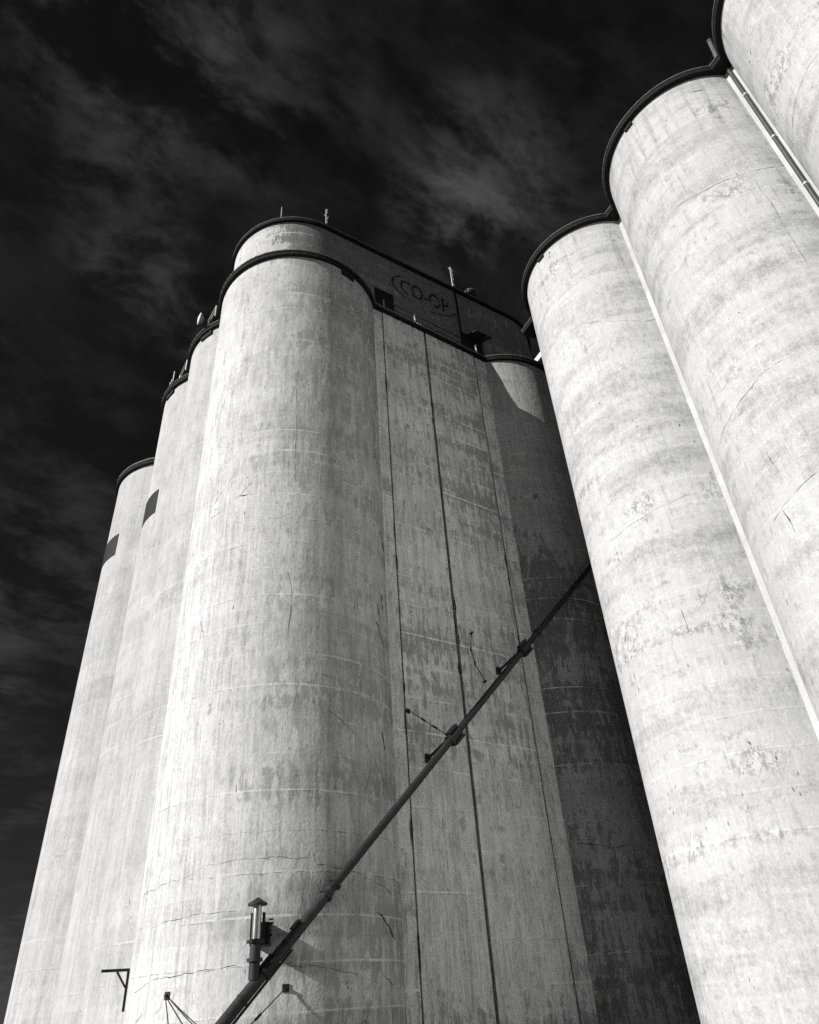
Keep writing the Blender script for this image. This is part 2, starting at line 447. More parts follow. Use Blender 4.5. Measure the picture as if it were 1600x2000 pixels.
def wall_slab(name, u0, u1, nf, nb, z0, z1, mat, parent, uoff=0.0):
    """Upright slab of the front wall; UV in metres on every face."""
    cs = [(u0, nf), (u1, nf), (u1, nb), (u0, nb)]
    v = [L(a, b, z0) for a, b in cs] + [L(a, b, z1) for a, b in cs]
    f = []; uv = []
    acc = u0 + uoff
    for i in range(4):
        j = (i + 1) % 4; w_ = math.dist(cs[i], cs[j])
        f.append([i, j, 4 + j, 4 + i]); uv += [(acc, z0), (acc + w_, z0), (acc + w_, z1), (acc, z1)]; acc += w_
    f.append([4, 5, 6, 7]); uv += [(0, 0), (1, 0), (1, 1), (0, 1)]
    f.append([3, 2, 1, 0]); uv += [(0, 0), (1, 0), (1, 1), (0, 1)]
    return finish(name, v, f, mat, parent, uv)
wall_slab('core_wall', 2.6, 13.2, WALLN + .14, 10.0, 0, HT + .02, MAT['recess'] if False else mW, tower, 40)
panels = []
mP = concrete('paint_pilaster', 6.6, paint=.70, bare=.32, peel=.015, streak=1.3, band=.5, mott=.7, fine=.9, lines=.2, crack=.3, speck=1.1, lift=1.5, flake=.7, stain=.4, pk=(4.2, .62), soft=(.575, .62), vlines=0)
for u0, u1, nf in ((2.9, 4.063, -3.26), (4.117, 7.21, WALLN), (7.38, 11.29, WALLN), (11.40, 12.75, -3.27)):
    panels.append(wall_slab('wall_panel', u0, u1, nf, WALLN + .17, 0, HT, mW if 4 < u0 < 11.3 else mP, tower))
# joint covers: dark recessed strips between the panels
for u0, u1 in ((4.065, 4.115), (7.212, 7.378), (11.292, 11.398)):
    wall_slab('joint_strip', u0, u1, WALLN + .09, WALLN + .16, 0, HT - .01, MAT['recess'], tower)
for k in range(26):
    z0 = rng.uniform(2, HT - 2); hh = rng.uniform(.25, 1.4); wd = rng.uniform(.02, .06)
    uu = rng.choice((4.09, 4.09, 7.21, 7.38, 11.29)) + rng.uniform(-.03, .03)
    v = []; nn = 6
    for i in range(nn + 1):
        ww = wd * math.sin(math.pi * i / nn) + .004
        for s_ in (-1, 1): v.append(L(uu + s_ * ww * rng.uniform(.5, 1.1), WALLN - .004, z0 + hh * i / nn))
    finish('spall', v, [[2 * i, 2 * i + 1, 2 * i + 3, 2 * i + 2] for i in range(nn)], MAT['crack'], tower)
# roof slab with pale drip edge
ctr = L(7.9, 5.3)
allc = [S1, S2, S3, S5, S6, S7]
def tower_outline(oh, wn):
    return polar_outline(ctr, [(c, RC + oh) for c in allc], [[L(0, wn), L(15.75, wn), L(15.75, 12), L(0, 12)]])
slab('roof_slab', tower_outline(.20, WALLN - .14), HT, HT + .30, MAT['tar'], tower)
slab('roof_drip_edge', tower_outline(.25, WALLN - .20), HT + .302, HT + .36, MAT['drip'], tower)
ZR = HT + .36                                         # roof level
# pale kerb upstand on the roof of the end silo, by the annex
kp = on_z(1052, 701, ZR)
MB().quadbox(kp + ZD * .22 + Vector((kp.x, kp.y, 0)).normalized() * .15, RU, RN, ZD, 1.3, .12, .44).build('kerb_upstand', MAT['white'], tower)
# small dark vents just below the roof slab
def rim_vent(px, py, c, r, wdt, hgt, parent, top):
    p = on_cyl(px, py, c, r); a = math.atan2(p.y - c.y, p.x - c.x)
    b = MB(); o = Vector((math.cos(a), math.sin(a), 0)); tg = Vector((-o.y, o.x, 0))
    b.quadbox(Vector((c.x, c.y, 0)) + o * (r + .03) + ZD * (top - hgt / 2 - .003), o, tg, ZD, .12, wdt, hgt)
    return b.build('rim_vent', MAT['void'], parent)
rim_vent(679, 545, S1, RC, .85, .42, tower, HT)
rim_vent(405, 655, S2, RC, 1.0, .38, tower, HT)
rim_vent(333, 775, S3, RC, 1.0, .38, tower, HT)

# headhouse: long block with rounded ends, turned very slightly against the tower
HRAD = 4.50; HO = L(0.94, 2.60); HE = L(16.6, 2.05); LH = (HE - HO).length
UH = (HE - HO).normalized(); NH = Vector((-UH.y, UH.x, 0))
HZ = 43.95 + CAMZ
def HL(u, n, z=0.0): return HO + UH * u + NH * n + ZD * z
def on_h(px, py):                                     # pixel -> (u, z) on the headhouse face
    d = ray(px, py); o = HL(0, -HRAD); q = CAMP + d * ((o - CAMP).dot(NH) / d.dot(NH))
    return (q - HO).dot(UH), q.z
def stadium(oh, n=60):
    pts = []
    for k in range(n + 1):
        a = math.pi / 2 + math.pi * k / n; pts.append(((HRAD + oh) * math.cos(a), (HRAD + oh) * math.sin(a)))
    for k in range(n + 1):
        a = -math.pi / 2 + math.pi * k / n; pts.append((LH + (HRAD + oh) * math.cos(a), (HRAD + oh) * math.sin(a)))
    return pts
st = stadium(0); n = len(st)
dist = [0]
for i in range(n): dist.append(dist[-1] + math.dist(st[i], st[(i + 1) % n]))
v = []; f = []; uv = []
rows = 4
for j in range(rows + 1):
    z = ZR - .02 + (HZ - ZR + .02) * j / rows
    for a, b in st: v.append(HL(a, b, z))
for j in range(rows):
    for i in range(n):
        i2 = (i + 1) % n; f.append([j * n + i, j * n + i2, (j + 1) * n + i2, (j + 1) * n + i])
        za, zb = [HT + (HZ - HT) * q / rows for q in (j, j + 1)]
        uv += [(dist[i], za), (dist[i + 1], za), (dist[i + 1], zb), (dist[i], zb)]
head = finish('headhouse', v, f, mHH, tower, uv, True, None, 30)
slab('headhouse_roof', [HL(a, b) for a, b in stadium(.20)], HZ, HZ + .22, MAT['tar'], head)
slab('headhouse_drip_edge', [HL(a, b) for a, b in stadium(.245)], HZ + .222, HZ + .275, MAT['drip'], head)
def face_rect(name, u0, u1, z0, z1, n0, n1, mat, parent):
    b = MB(); b.quadbox(HL((u0 + u1) / 2, -HRAD + (n0 + n1) / 2, (z0 + z1) / 2), UH, NH, ZD, u1 - u0, abs(n1 - n0), z1 - z0)
    return b.build(name, mat, parent)
# doorway on the left, opening with propped shutter on the right
a = on_h(731, 560); b_ = on_h(768, 577)
face_rect('doorway', a[0], b_[0], ZR, b_[1], -.02, .3, MAT['void'], head)
a = on_h(901, 640); b_ = on_h(941, 668)
face_rect('hatch_opening', a[0], b_[0], ZR, b_[1] + .1, -.02, .3, MAT['void'], head)
# shutter: 2 x 2 panes in a frame, hinged at the top of the opening and propped out
hu0, hu1, hz = a[0] + .35, b_[0] + .05, b_[1] - .05
tilt = R(60); out_d = (-NH * math.sin(tilt) - ZD * math.cos(tilt)); nrm = UH.cross(out_d)
sl = 1.25
fr_ = MB(); hp = HL((hu0 + hu1) / 2, -HRAD - .05, hz)
for k in (-.5, 0, .5): fr_.quadbox(hp + UH * ((hu1 - hu0 - .06) * k) + out_d * (sl / 2), UH, out_d, nrm, .06, sl, .05)
for k in (.035, sl / 2, sl - .035): fr_.quadbox(hp + out_d * k, UH, out_d, nrm, hu1 - hu0, .06, .056)
fr_.build('shutter_frame', MAT['darksteel'], head)
pw = (hu1 - hu0) / 2 - .07; ph = sl / 2 - .07
for i in (-1, 1):
    for j in (.25, .75):
        MB().quadbox(hp + UH * (i * (hu1 - hu0) / 4) + out_d * (sl * j), UH, out_d, nrm, pw, ph, .02).build('shutter_pane', MAT['glass'], head)
# conduit down the face
uj = (on_h(890, 578)[0] + on_h(901, 668)[0]) / 2
MB().tube([HL(uj, -HRAD - .07, ZR), HL(uj, -HRAD - .07, HZ - .02)], .065, 10).build('headhouse_conduit', MAT['darksteel'], head, True, 40)

# faded lettering in an oval
def text_mesh(txt, size):
    cu = bpy.data.curves.new('txt', 'FONT'); cu.body = txt; cu.size = size; cu.align_x = 'CENTER'; cu.align_y = 'CENTER'; cu.offset = .02
    o = bpy.data.objects.new('txt', cu); col.objects.link(o)
    dg = bpy.context.evaluated_depsgraph_get(); me = bpy.data.meshes.new_from_object(o.evaluated_get(dg))
    col.objects.unlink(o); bpy.data.objects.remove(o)
    return [tuple(x.co) for x in me.vertices], [list(p.vertices) for p in me.polygons]
a = on_h(767, 545); b_ = on_h(889, 604); uc = (a[0] + b_[0]) / 2; zcn = on_h(826, 577)[1]; ew = (b_[0] - a[0]) / 2
vs, fs = text_mesh('CO-OP', 1.0)
xs = [p[0] for p in vs]; ys = [p[1] for p in vs]; sx = ew * 1.56 / (max(xs) - min(xs)); sy = 1.55 / (max(ys) - min(ys))
mx, my = (max(xs) + min(xs)) / 2, (max(ys) + min(ys)) / 2
finish('lettering', [HL(uc + (p[0] - mx) * sx, -HRAD - .006, zcn + (p[1] - my) * sy) for p in vs], fs, MAT['letter'], head)
for k0, k1 in ((34, 66), (74, 92)):
    v = []; f = []
    for k in range(k0, k1 + 1):
        aa = 2 * math.pi * k / 96
        for rr, rz in ((1.0, 1.0), (.94, .91)): v.append(HL(uc + ew * 1.05 * rr * math.cos(aa), -HRAD - .005, zcn + 1.5 * rz * math.sin(aa)))
    for k in range(k1 - k0): f.append([2 * k, 2 * k + 1, 2 * k + 3, 2 * k + 2])
    finish('lettering_arc', v, f, MAT['letter'], head)

# walkway railing along the roof edge over the front wall
rail = thing('walkway_railing', 'thin steel handrail with posts along the walkway below the headhouse face', 'railing', L(8, WALLN + .1, ZR))
ZT = ZR + 1.05
pu = [loc(on_n(811, 630, WALLN + .05))[0], loc(on_n(931, 688, WALLN + .05))[0]]
posts_u = [4.3, pu[0], (pu[0] * 2 + pu[1]) / 3, (pu[0] + 2 * pu[1]) / 3, pu[1], 12.4]
for q in posts_u:
    MB().tube([L(q, WALLN + .05, ZR), L(q, WALLN + .05, ZT)], .045, 8).build('post', MAT['white'] if q in pu else MAT['darksteel'], rail, True, 40)
for zz in (ZT, ZR + .52):
    MB().tube([L(posts_u[0], WALLN + .05, zz), L(posts_u[-1], WALLN + .05, zz - .0)], .028, 8).build('handrail', MAT['darksteel'], rail, True, 40)

# painted squares that wrap the far sides of two silos
def wrap_panel(name, c, r, a0, a1, z0, z1, mat, parent, n=24):
    v = []; f = []
    for k in range(n + 1):
        a = a0 + (a1 - a0) * k / n
        for rr in (r + .004, r + .03):
            for z in (z0, z1): v.append((c.x + rr * math.cos(a), c.y + rr * math.sin(a), z))
    for k in range(n):
        b = 4 * k
        f += [[b + 2, b + 6, b + 7, b + 3], [b + 3, b + 7, b + 5, b + 1], [b, b + 4, b + 6, b + 2], [b, b + 1, b + 5, b + 4]]
    f += [[0, 2, 3, 1], [4 * n + 1, 4 * n + 3, 4 * n + 2, 4 * n]]
    return finish(name, v, f, mat, parent)
p = on_cyl(311, 955, S3, RC); q = on_cyl(304, 1000, S3, RC)
a = math.atan2(p.y - S3.y, p.x - S3.x) % (2 * math.pi)
wrap_panel('sign_panel', S3, RC, a - .42, a, q.z, p.z, MAT['sign'], tower)

# ------------------------------------------------------------------ the lower silo behind the tower
rear = thing('rear_silo', 'lower white concrete silo behind the tower with its own dark rim', 'silo', (S4.x, S4.y, 0))
mC4 = concrete('paint_rear_silo', 4.0, **side)
silo('shell', S4, R4, 0, H4 + .05, mC4, rear)
circ = lambda c, r, n=160: [Vector((c.x + r * math.cos(2 * math.pi * k / n), c.y + r * math.sin(2 * math.pi * k / n), 0)) for k in range(n)]
slab('roof_slab', circ(S4, R4 + .20), H4, H4 + .30, MAT['tar'], rear)
slab('roof_drip_edge', circ(S4, R4 + .26), H4 + .302, H4 + .40, MAT['drip'], rear)
p4 = on_cyl(233, 1042, S4, R4); q4 = on_cyl(227, 1082, S4, R4)
a = math.atan2(p4.y - S4.y, p4.x - S4.x) % (2 * math.pi)
wrap_panel('sign_panel', S4, R4, a - .8, a, q4.z, p4.z, MAT['sign'], rear)

# ================================================================== THE ANNEX (right)
annex = thing('silo_annex', 'row of bright white cylindrical concrete silos with dark scalloped roof edge', 'silos', (RCS[1].x, RCS[1].y, 0))
rsil = []
for i, c in enumerate(RCS):
    m = concrete('paint_annex_silo_%d' % i, 11.0 + i * 1.7, paint=.49, streak=.45, band=1.5, mott=.85, fine=.85, lines=.18, crack=.30, hair=.30, speck=1.3, stain=.34, smudge=.60, rim=.26, lift_k=.08, vlines=.10, bump=.006)
    rsil.append(silo('silo', c, RR, 0, HT + .05, m, annex))
mIN = concrete('paint_infill', 19.0, paint=.47, streak=.35, band=.35, mott=.25, fine=.3, lines=.03, crack=.3, speck=.4, vlines=0)
TIN = 1.22
def RL(i, along, t, z=0.0): return RCS[0] + RU * (SR * i + along) + RN * t + ZD * z
def infill(s0, s1, parent):
    cs = [(s0, TIN), (s1, TIN), (s1, -TIN), (s0, -TIN)]
    v = [RL(0, a, b, 0) for a, b in cs] + [RL(0, a, b, HT + .02) for a, b in cs]
    f = [[3, 2, 1, 0], [4, 5, 6, 7]]; uv = [(0, 0), (1, 0), (1, 1), (0, 1)] * 2
    acc = s0
    for i in range(4):
        j = (i + 1) % 4; w_ = math.dist(cs[i], cs[j]); f.append([i, j, 4 + j, 4 + i]); uv += [(acc, 0), (acc + w_, 0), (acc + w_, HT), (acc, HT)]; acc += w_
    return finish('infill_panel', v, f, mIN, parent, uv)
half = math.sqrt(RR ** 2 - TIN ** 2)
for i in range(3): infill(SR * i + half - .12, SR * (i + 1) - half + .12, annex)
def row_outline(oh, tmin):
    rr = RR + oh; s0 = -rr; s1 = SR * 3 + rr; N = 900; top = []
    ss = [-half - 1.3] + [s0 + (s1 - s0) * (0.5 - 0.5 * math.cos(math.pi * k / 120)) for k in range(1, 120)]
    ss = sorted(set([-half - 1.3] + [s0 + (s1 - s0) * k / N for k in range(1, N)] + [s1 - .001, s1 - .01, s1 - .03, s1 - .1]))
    for s_ in ss:
        tt = 0
        for i in range(4):
            dd = rr * rr - (s_ - SR * i) ** 2
            if dd > 0: tt = max(tt, math.sqrt(dd))
        if s_ < SR * 3: tt = max(tt, tmin)
        top.append((s_, tt))
    pts = [RL(0, a, b) for a, b in top] + [RL(0, a, -b) for a, b in reversed(top)]
    return pts
slab('roof_slab', row_outline(.25, TIN + .75), HT, HT + .30, MAT['tar'], annex)
slab('roof_drip_edge', row_outline(.29, TIN + .80), HT + .302, HT + .35, MAT['drip'], annex)
rim_vent(1056, 500, RCS[0], RR, .5, .30, annex, HT)
rim_vent(1225, 240, RCS[1], RR, .5, .30, annex, HT)
# downspout in the valley between the second and third silo
dt_ = TIN + .12; ds = SR * 1 + SR / 2 + .06
dn = MB().tube([RL(0, ds, dt_, .3), RL(0, ds, dt_, HT + .01)], .09, 16).build('downspout', MAT['pipegrey'], annex, True, 40)
z = 4.0
for px, py in ((1479, 203), (1533, 286), (1590, 372)):
    zc_ = on_n(px, py, 0)
for z in (34.9, 31.2, 27.6, 23.9, 20.3, 16.6, 13.0, 9.3, 5.6, 2.0):
    MB().tube([RL(0, ds, dt_, z), RL(0, ds, dt_, z + .09)], .104, 16).build('downspout_clamp', MAT['pale'], dn, True, 40)

# ------------------------------------------------------------------ traced cracks (ragged dark openings that follow the pours)
def crack(pts, c, r, parent, width=.03, jit=.014):
    P3 = [on_cyl(px, py, c, r) for px, py in pts]
    AZ = [(math.atan2(p.y - c.y, p.x - c.x) % (2 * math.pi), p.z) for p in P3]
    pl = []
    for (a0, z0), (a1, z1) in zip(AZ, AZ[1:]):
        k = max(2, int(max(abs(a1 - a0) * r, abs(z1 - z0)) / .12))
        for i in range(k): pl.append((a0 + (a1 - a0) * i / k, z0 + (z1 - z0) * i / k))
    pl.append(AZ[-1])
    pl = [(a + rng.gauss(0, jit * .5) / r, z + rng.gauss(0, jit)) for a, z in pl]
    q1, q2 = rng.uniform(0, 6), rng.uniform(0, 6)
    pl = [(a, z + .05 * math.sin(i * .21 + q1) * math.sin(i * .07 + q2) + .02 * math.sin(i * .63 + q2)) for i, (a, z) in enumerate(pl)]
    v = []; f = []; rr = r + .004
    n = len(pl)
    ph1, ph2, ph3 = [rng.uniform(0, 6.3) for _ in range(3)]
    ww = [.55 + .55 * math.sin(i * .37 + ph1) * math.sin(i * .113 + ph2) + .35 * math.sin(i * 1.3 + ph3) + .5 * rng.random() ** 3 for i in range(n)]
    for i, (a, z) in enumerate(pl):
        a_, z_ = pl[max(i - 1, 0)]; b_, y_ = pl[min(i + 1, n - 1)]
        tx, tz = (b_ - a_) * r, y_ - z_; ln = math.hypot(tx, tz) or 1; nx, nz = -tz / ln, tx / ln
        wdt = width * .30 * max(.04, ww[i]) * (0.1 if i in (0, n - 1) else 1)
        for s_ in (-1, 1):
            aa = a + s_ * nx * wdt / r
            v.append((c.x + rr * math.cos(aa), c.y + rr * math.sin(aa), z + s_ * nz * wdt))
    for i in range(n - 1): f.append([2 * i, 2 * i + 1, 2 * i + 3, 2 * i + 2])
    return finish('crack', v, f, MAT['crack'], parent)
for pts, wd in (([(288, 1818), (318, 1803), (350, 1795), (385, 1790), (430, 1782), (483, 1777)], .022),
                ([(262, 1938), (280, 1925), (310, 1912), (345, 1905), (390, 1898), (425, 1896), (465, 1889)], .028),
                ([(545, 1882), (600, 1886), (650, 1892), (700, 1905), (740, 1920)], .022),
                ([(412, 1012), (430, 1000), (448, 985), (465, 970), (485, 950), (492, 942)], .026),
                ([(468, 968), (478, 967), (486, 965)], .11),
                ([(583, 715), (580, 760), (579, 830), (577, 900), (576, 945)], .022),
                ([(560, 1110), (566, 1130), (570, 1160), (568, 1195), (562, 1240)], .026),
                ([(590, 1310), (630, 1318), (660, 1330), (680, 1352), (700, 1362)], .022),
                ([(620, 1690), (680, 1700), (730, 1718), (765, 1745)], .026),
                ([(395, 1690), (440, 1682), (500, 1677), (560, 1674), (610, 1678)], .018),
                ([(640, 1385), (680, 1420), (715, 1455), (740, 1500), (760, 1560)], .03),
                ([(275, 1755), (300, 1738), (340, 1720), (380, 1712)], .016)):
    crack(pts, S1, RC, silos['C1'], wd)
for pts, wd in (([(743, 1035), (746, 1055), (749, 1078)], .30), ([(736, 1175), (741, 1200), (749, 1225)], .16), ([(733, 1212), (741, 1235), (750, 1262)], .18),
                ([(745, 1425), (749, 1445), (752, 1470)], .20), ([(744, 1160), (746, 1180), (748, 1195)], .22), ([(720, 790), (727, 810), (731, 835)], .10), ([(730, 880), (736, 905), (740, 930)], .14),
                ([(735, 1780), (755, 1800), (770, 1830)], .12), ([(745, 1900), (760, 1915), (776, 1925)], .12)):
    crack(pts, S1, RC, silos['C1'], wd, .05)
for pts, c, par, wd in (([(1321, 402), (1360, 382), (1400, 362), (1440, 344), (1480, 332), (1520, 325), (1548, 324)], RCS[1], rsil[1], .045),
                    ([(1405, 880), (1412, 845), (1430, 805), (1455, 770), (1485, 735), (1530, 703)], RCS[1], rsil[1], .036),
                    ([(1510, 1020), (1530, 985), (1560, 955), (1595, 925)], RCS[1], rsil[1], .03),
                    ([(1495, 880), (1508, 902), (1522, 925)], RCS[1], rsil[1], .04),
                    ([(1528, 995), (1542, 1015), (1556, 1045)], RCS[1], rsil[1], .045),
                    ([(1320, 338), (1335, 362), (1341, 378)], RCS[1], rsil[1], .04),
                    ([(1470, 340), (1485, 370), (1510, 400), (1540, 455), (1575, 510)], RCS[1], rsil[1], .022),
                    ([(1346, 182), (1362, 178), (1378, 174)], RCS[1], rsil[1], .09),
                    ([(1600, 100), (1575, 140), (1560, 175), (1553, 205), (1548, 245), (1555, 290)], RCS[2], rsil[2], .035),
                    ([(1135, 632), (1200, 628), (1262, 628), (1285, 625)], RCS[0], rsil[0], .022),
                    ([(1190, 1060), (1225, 1030), (1265, 1005), (1300, 985), (1350, 965)], RCS[0], rsil[0], .020),
                    ([(1330, 1190), (1340, 1215), (1348, 1245)], RCS[0], rsil[0], .03)):
    crack(pts, c, RR, par, wd)
for pts in ([(1125, 1645), (1160, 1650), (1200, 1655), (1230, 1650)], [(1110, 1175), (1130, 1172), (1150, 1178)]):
    crack(pts, S5, RC, silos['C5'], .05)

# ================================================================== THE SPOUT
spout = thing('grain_spout', 'long rusty steel grain spout running diagonally down across the tower front', 'spout', L(-4.9, -5.1, 0))
SPN = -5.1
def SP(u, dn=0.0, up=0.0): return L(u, SPN + dn, 3.83 + CAMZ + 1.007 * u + up)
sd = (SP(1) - SP(0)).normalized()
su = sd.cross(ND).normalized()
if su.z < 0: su = -su
u_cl = loc(on_n(645, 1735, SPN))[0]
MB().tube([SP(-4.75), SP(u_cl)], .168, 24).build('lower_pipe', MAT['rustlit'], spout, True, 40)
MB().tube([SP(u_cl + .002), SP(16.4), SP(17.0, .25), SP(17.3, .9)], .140, 24).build('upper_pipe', MAT['rust'], spout, True, 40)
def ring(u, r, w_, name='flange', mat='rust'):
    return MB().tube([SP(u) - sd * w_ / 2, SP(u) + sd * w_ / 2], r, 24).build(name, MAT[mat], spout, True, 40)
for px, py, r_ in ((637, 1748, .225), (655, 1722, .205), (1050, 1240, .19)):
    ring(loc(on_n(px, py, SPN))[0], r_, .09)
for px, py in ((889, 1437), (1026, 1270)):
    uu = loc(on_n(px, py, SPN))[0]
    MB().tube([SP(uu) - sd * .32, SP(uu) + sd * .32], .19, 24).build('sleeve', MAT['rust'], spout, True, 40)
    ring(uu - .26, .235, .07)
    for s_ in (-1, 1):
        MB().quadbox(SP(uu) + su * (s_ * .25) + sd * .02, sd, su, ND, .62, .10, .26).build('clamp_plate', MAT['darksteel'], spout)
for (px, py), (qx, qy) in (((836, 1482), (884, 1436)), ((974, 1311), (1022, 1266))):
    a = on_n(px, py, WALLN - .03); b = on_n(qx, qy, SPN + .12)
    MB().tube([a, b], .06, 8).build('brace', MAT['darksteel'], spout, True, 40)
    MB().quadbox(a + ND * -.02, UD, ND, ZD, .24, .10, .36).build('wall_plate', MAT['darksteel'], spout)
for uu in (-3.2, -1.9, 1.6, 3.0, 6.6, 8.3, 11.8, 13.4, 15.0):
    ring(uu, .178 if uu < u_cl else .150, .05, 'weld_band')
# bolt-on patch and seam on the lower pipe, wedge-shaped lug
uu = loc(on_n(584, 1805, SPN))[0]
MB().quadbox(SP(uu) + su * .19, sd, su, ND, .34, .06, .16).build('lug', MAT['rust'], spout)
uu = loc(on_n(525, 1878, SPN))[0]
MB().tube([SP(uu) - sd * .25, SP(uu) + sd * .25], .215, 24).build('sleeve', MAT['darksteel'], spout, True, 40)
# angle iron rail that stiffens the underside
MB().quadbox((SP(-4.6) + SP(-1.9)) / 2 - su * .21 - ND * .05, sd, su, ND, (SP(-1.9) - SP(-4.6)).length, .05, .12).build('stiffener_rail', MAT['darksteel'], spout)

# ------------------------------------------------------------------ vent stack standing on the spout
bs = on_n(496, 1905, SPN); u0, n0, z0 = loc(bs)
zt = loc(on_n(508, 1765, SPN))[2]
stack = thing('vent_stack', 'galvanised vent stack with conical rain cap rising from the spout', 'vent stack', L(u0, SPN, z0))
zj = loc(on_n(500, 1842, SPN))[2]; zf = loc(on_n(498, 1875, SPN))[2]
MB().tube([L(u0, SPN, z0 - .12), L(u0, SPN, zj)], .155, 24).build('lower_pipe', MAT['rust'], stack, True, 40)
MB().tube([L(u0, SPN, zf - .045), L(u0, SPN, zf + .045)], .225, 24).build('flange', MAT['rust'], stack, True, 40)
MB().tube([L(u0, SPN, zj + .10), L(u0, SPN, zt + .04)], .125, 24).build('flue', MAT['galv'], stack, True, 40)
MB().tube([L(u0, SPN, zt - .05), L(u0, SPN, zt), L(u0, SPN, zt + .17)], [.285, .29, .01], 28).build('rain_cap', MAT['rust'], stack, True, 25)
MB().quadbox(L(u0, SPN, zj + .04), UD, ND, ZD, .40, .40, .08).build('collar_plate', MAT['darksteel'], stack)
# housing and two channels that tie the stack to the silo wall
sc0 = L(u0, SPN); rin = (S1 - sc0); rin.z = 0; gap = rin.length - RC; rin.normalize(); rtg = rin.cross(ZD).normalized()
ztop = loc(on_n(505, 1788, SPN + .4))[2]
for s_ in (-1, 1):
    MB().quadbox(sc0 + rin * .34 + rtg * (s_ * .17) + ZD * ((zj + ztop) / 2), rtg, rin, ZD, .07, .26, ztop - zj + .1).build('channel', MAT['darksteel'], stack)
MB().quadbox(sc0 + rin * ((.50 + gap + .10) / 2) + rtg * .10 + ZD * ((zj + ztop) / 2 - .10), rtg, rin, ZD, .46, gap + .10 - .50, (ztop - zj) * .80).build('housing', MAT['darksteel'], stack)
mb = MB()
for k in range(6):
    z_ = zj + .15 + .55 * rng.random()
    mb.tube([sc0 + rin * .6 + rtg * .3 + ZD * z_, sc0 + rin * .5 + rtg * (.38 + .07 * rng.random()) + ZD * (z_ + rng.uniform(-.03, .10))], .022, 6)
mb.build('cable_ends', MAT['cable'], stack, True, 40, 'stuff')

# ------------------------------------------------------------------ steel bracket in the valley of the front silo
pv = on_cyl(254, 1905, S1, RC)
az_c = math.atan2(S1.x, S1.y) - math.asin(RC / math.hypot(S1.x, S1.y))
tang = Vector((math.sin(az_c), math.cos(az_c), 0)); dtan = math.sqrt(S1.x ** 2 + S1.y ** 2 - RC ** 2)
tp = tang * dtan; rad = (tp - S1); rad.z = 0; rad.normalize()
def atz(py_px, px): d = ray(px, py_px); return CAMZ + d.z / math.hypot(d.x, d.y) * dtan
zt_, zb_ = atz(1897, 256), atz(1976, 247)
br = thing('wall_bracket', 'small black steel angle bracket with arm and brace fixed to the front silo edge', 'bracket', tp + rad * .06 + ZD * zb_)
MB().quadbox(tp + rad * .06 + ZD * ((zt_ + zb_) / 2), rad, tang, ZD, .085, .085, zt_ - zb_).build('post', MAT['darksteel'], br)
MB().quadbox(tp + rad * .47 + ZD * (zt_ + .04), rad, tang, ZD, .90, .085, .085).build('arm', MAT['darksteel'], br)
MB().tube([tp + rad * .42 + ZD * zt_, tp + rad * .09 + ZD * (zt_ - .46)], .035, 6).build('brace', MAT['darksteel'], br)

# ------------------------------------------------------------------ guy cables
def cable(label, anchor, ends, buckles, name='guy_cable', group=None, wall_n=None):
    t = thing(name, label, 'cable', anchor)
    outd = (anchor - S1); outd.z = 0; outd.normalize()
    if wall_n: outd = -ND
    MB().tube([anchor - outd * .06, anchor + outd * .10], .05, 8).build('anchor_bolt', MAT['darksteel'], t, True, 40)
    MB().quadbox(anchor + outd * .012, outd.cross(ZD), outd, ZD, .2, .03, .2).build('anchor_plate', MAT['darksteel'], t)
    a = anchor + outd * .08
    for e in ends:
        MB().tube([a, e], .018, 6).build('strand', MAT['cable'], t, True, 40)
        for k in buckles:
            c = a.lerp(e, k); dd = (e - a).normalized()
            MB().tube([c - dd * .12, c + dd * .12], .04, 8).build('turnbuckle', MAT['darksteel'], t, True, 40)
    return t
cable('pair of slim steel cables fanning down from one anchor beside the black bracket', on_cyl(327, 1945, S1, RC), [on_n(336, 2072, SPN), on_n(401, 2076, SPN)], [])
cable('steel cable with turnbuckle from the silo face below the vent stack down to the spout', on_cyl(558, 1930, S1, RC), [on_n(432, 2062, SPN)], [.46])
cable('taut steel cable with two turnbuckles from the front wall to the spout clamp', on_n(797, 1389, WALLN), [on_n(878, 1439, SPN + .1)], [.36, .65], wall_n=True)
# loose cable hanging on the wall
pts = [on_n(x, y, WALLN - .10 - .12 * math.sin(math.pi * k / 5)) for k, (x, y) in enumerate(((922, 1236), (920, 1252), (920, 1268), (928, 1296), (938, 1314), (948, 1331)))]
lc = thing('loose_cable', 'slack steel cable hanging limp against the front wall between two eye bolts', 'cable', pts[-1])
MB().tube(pts, .02, 6).build('strand', MAT['cable'], lc, True, 40)
for k in (2, 3): MB().tube([pts[k] + ZD * .1, pts[k] - ZD * .1], .04, 8).build('turnbuckle', MAT['darksteel'], lc, True, 40)
for k in (0, 5): MB().tube([pts[k] + ND * .12, pts[k] - ND * .06], .055, 8).build('eye_bolt', MAT['darksteel'], lc, True, 40)

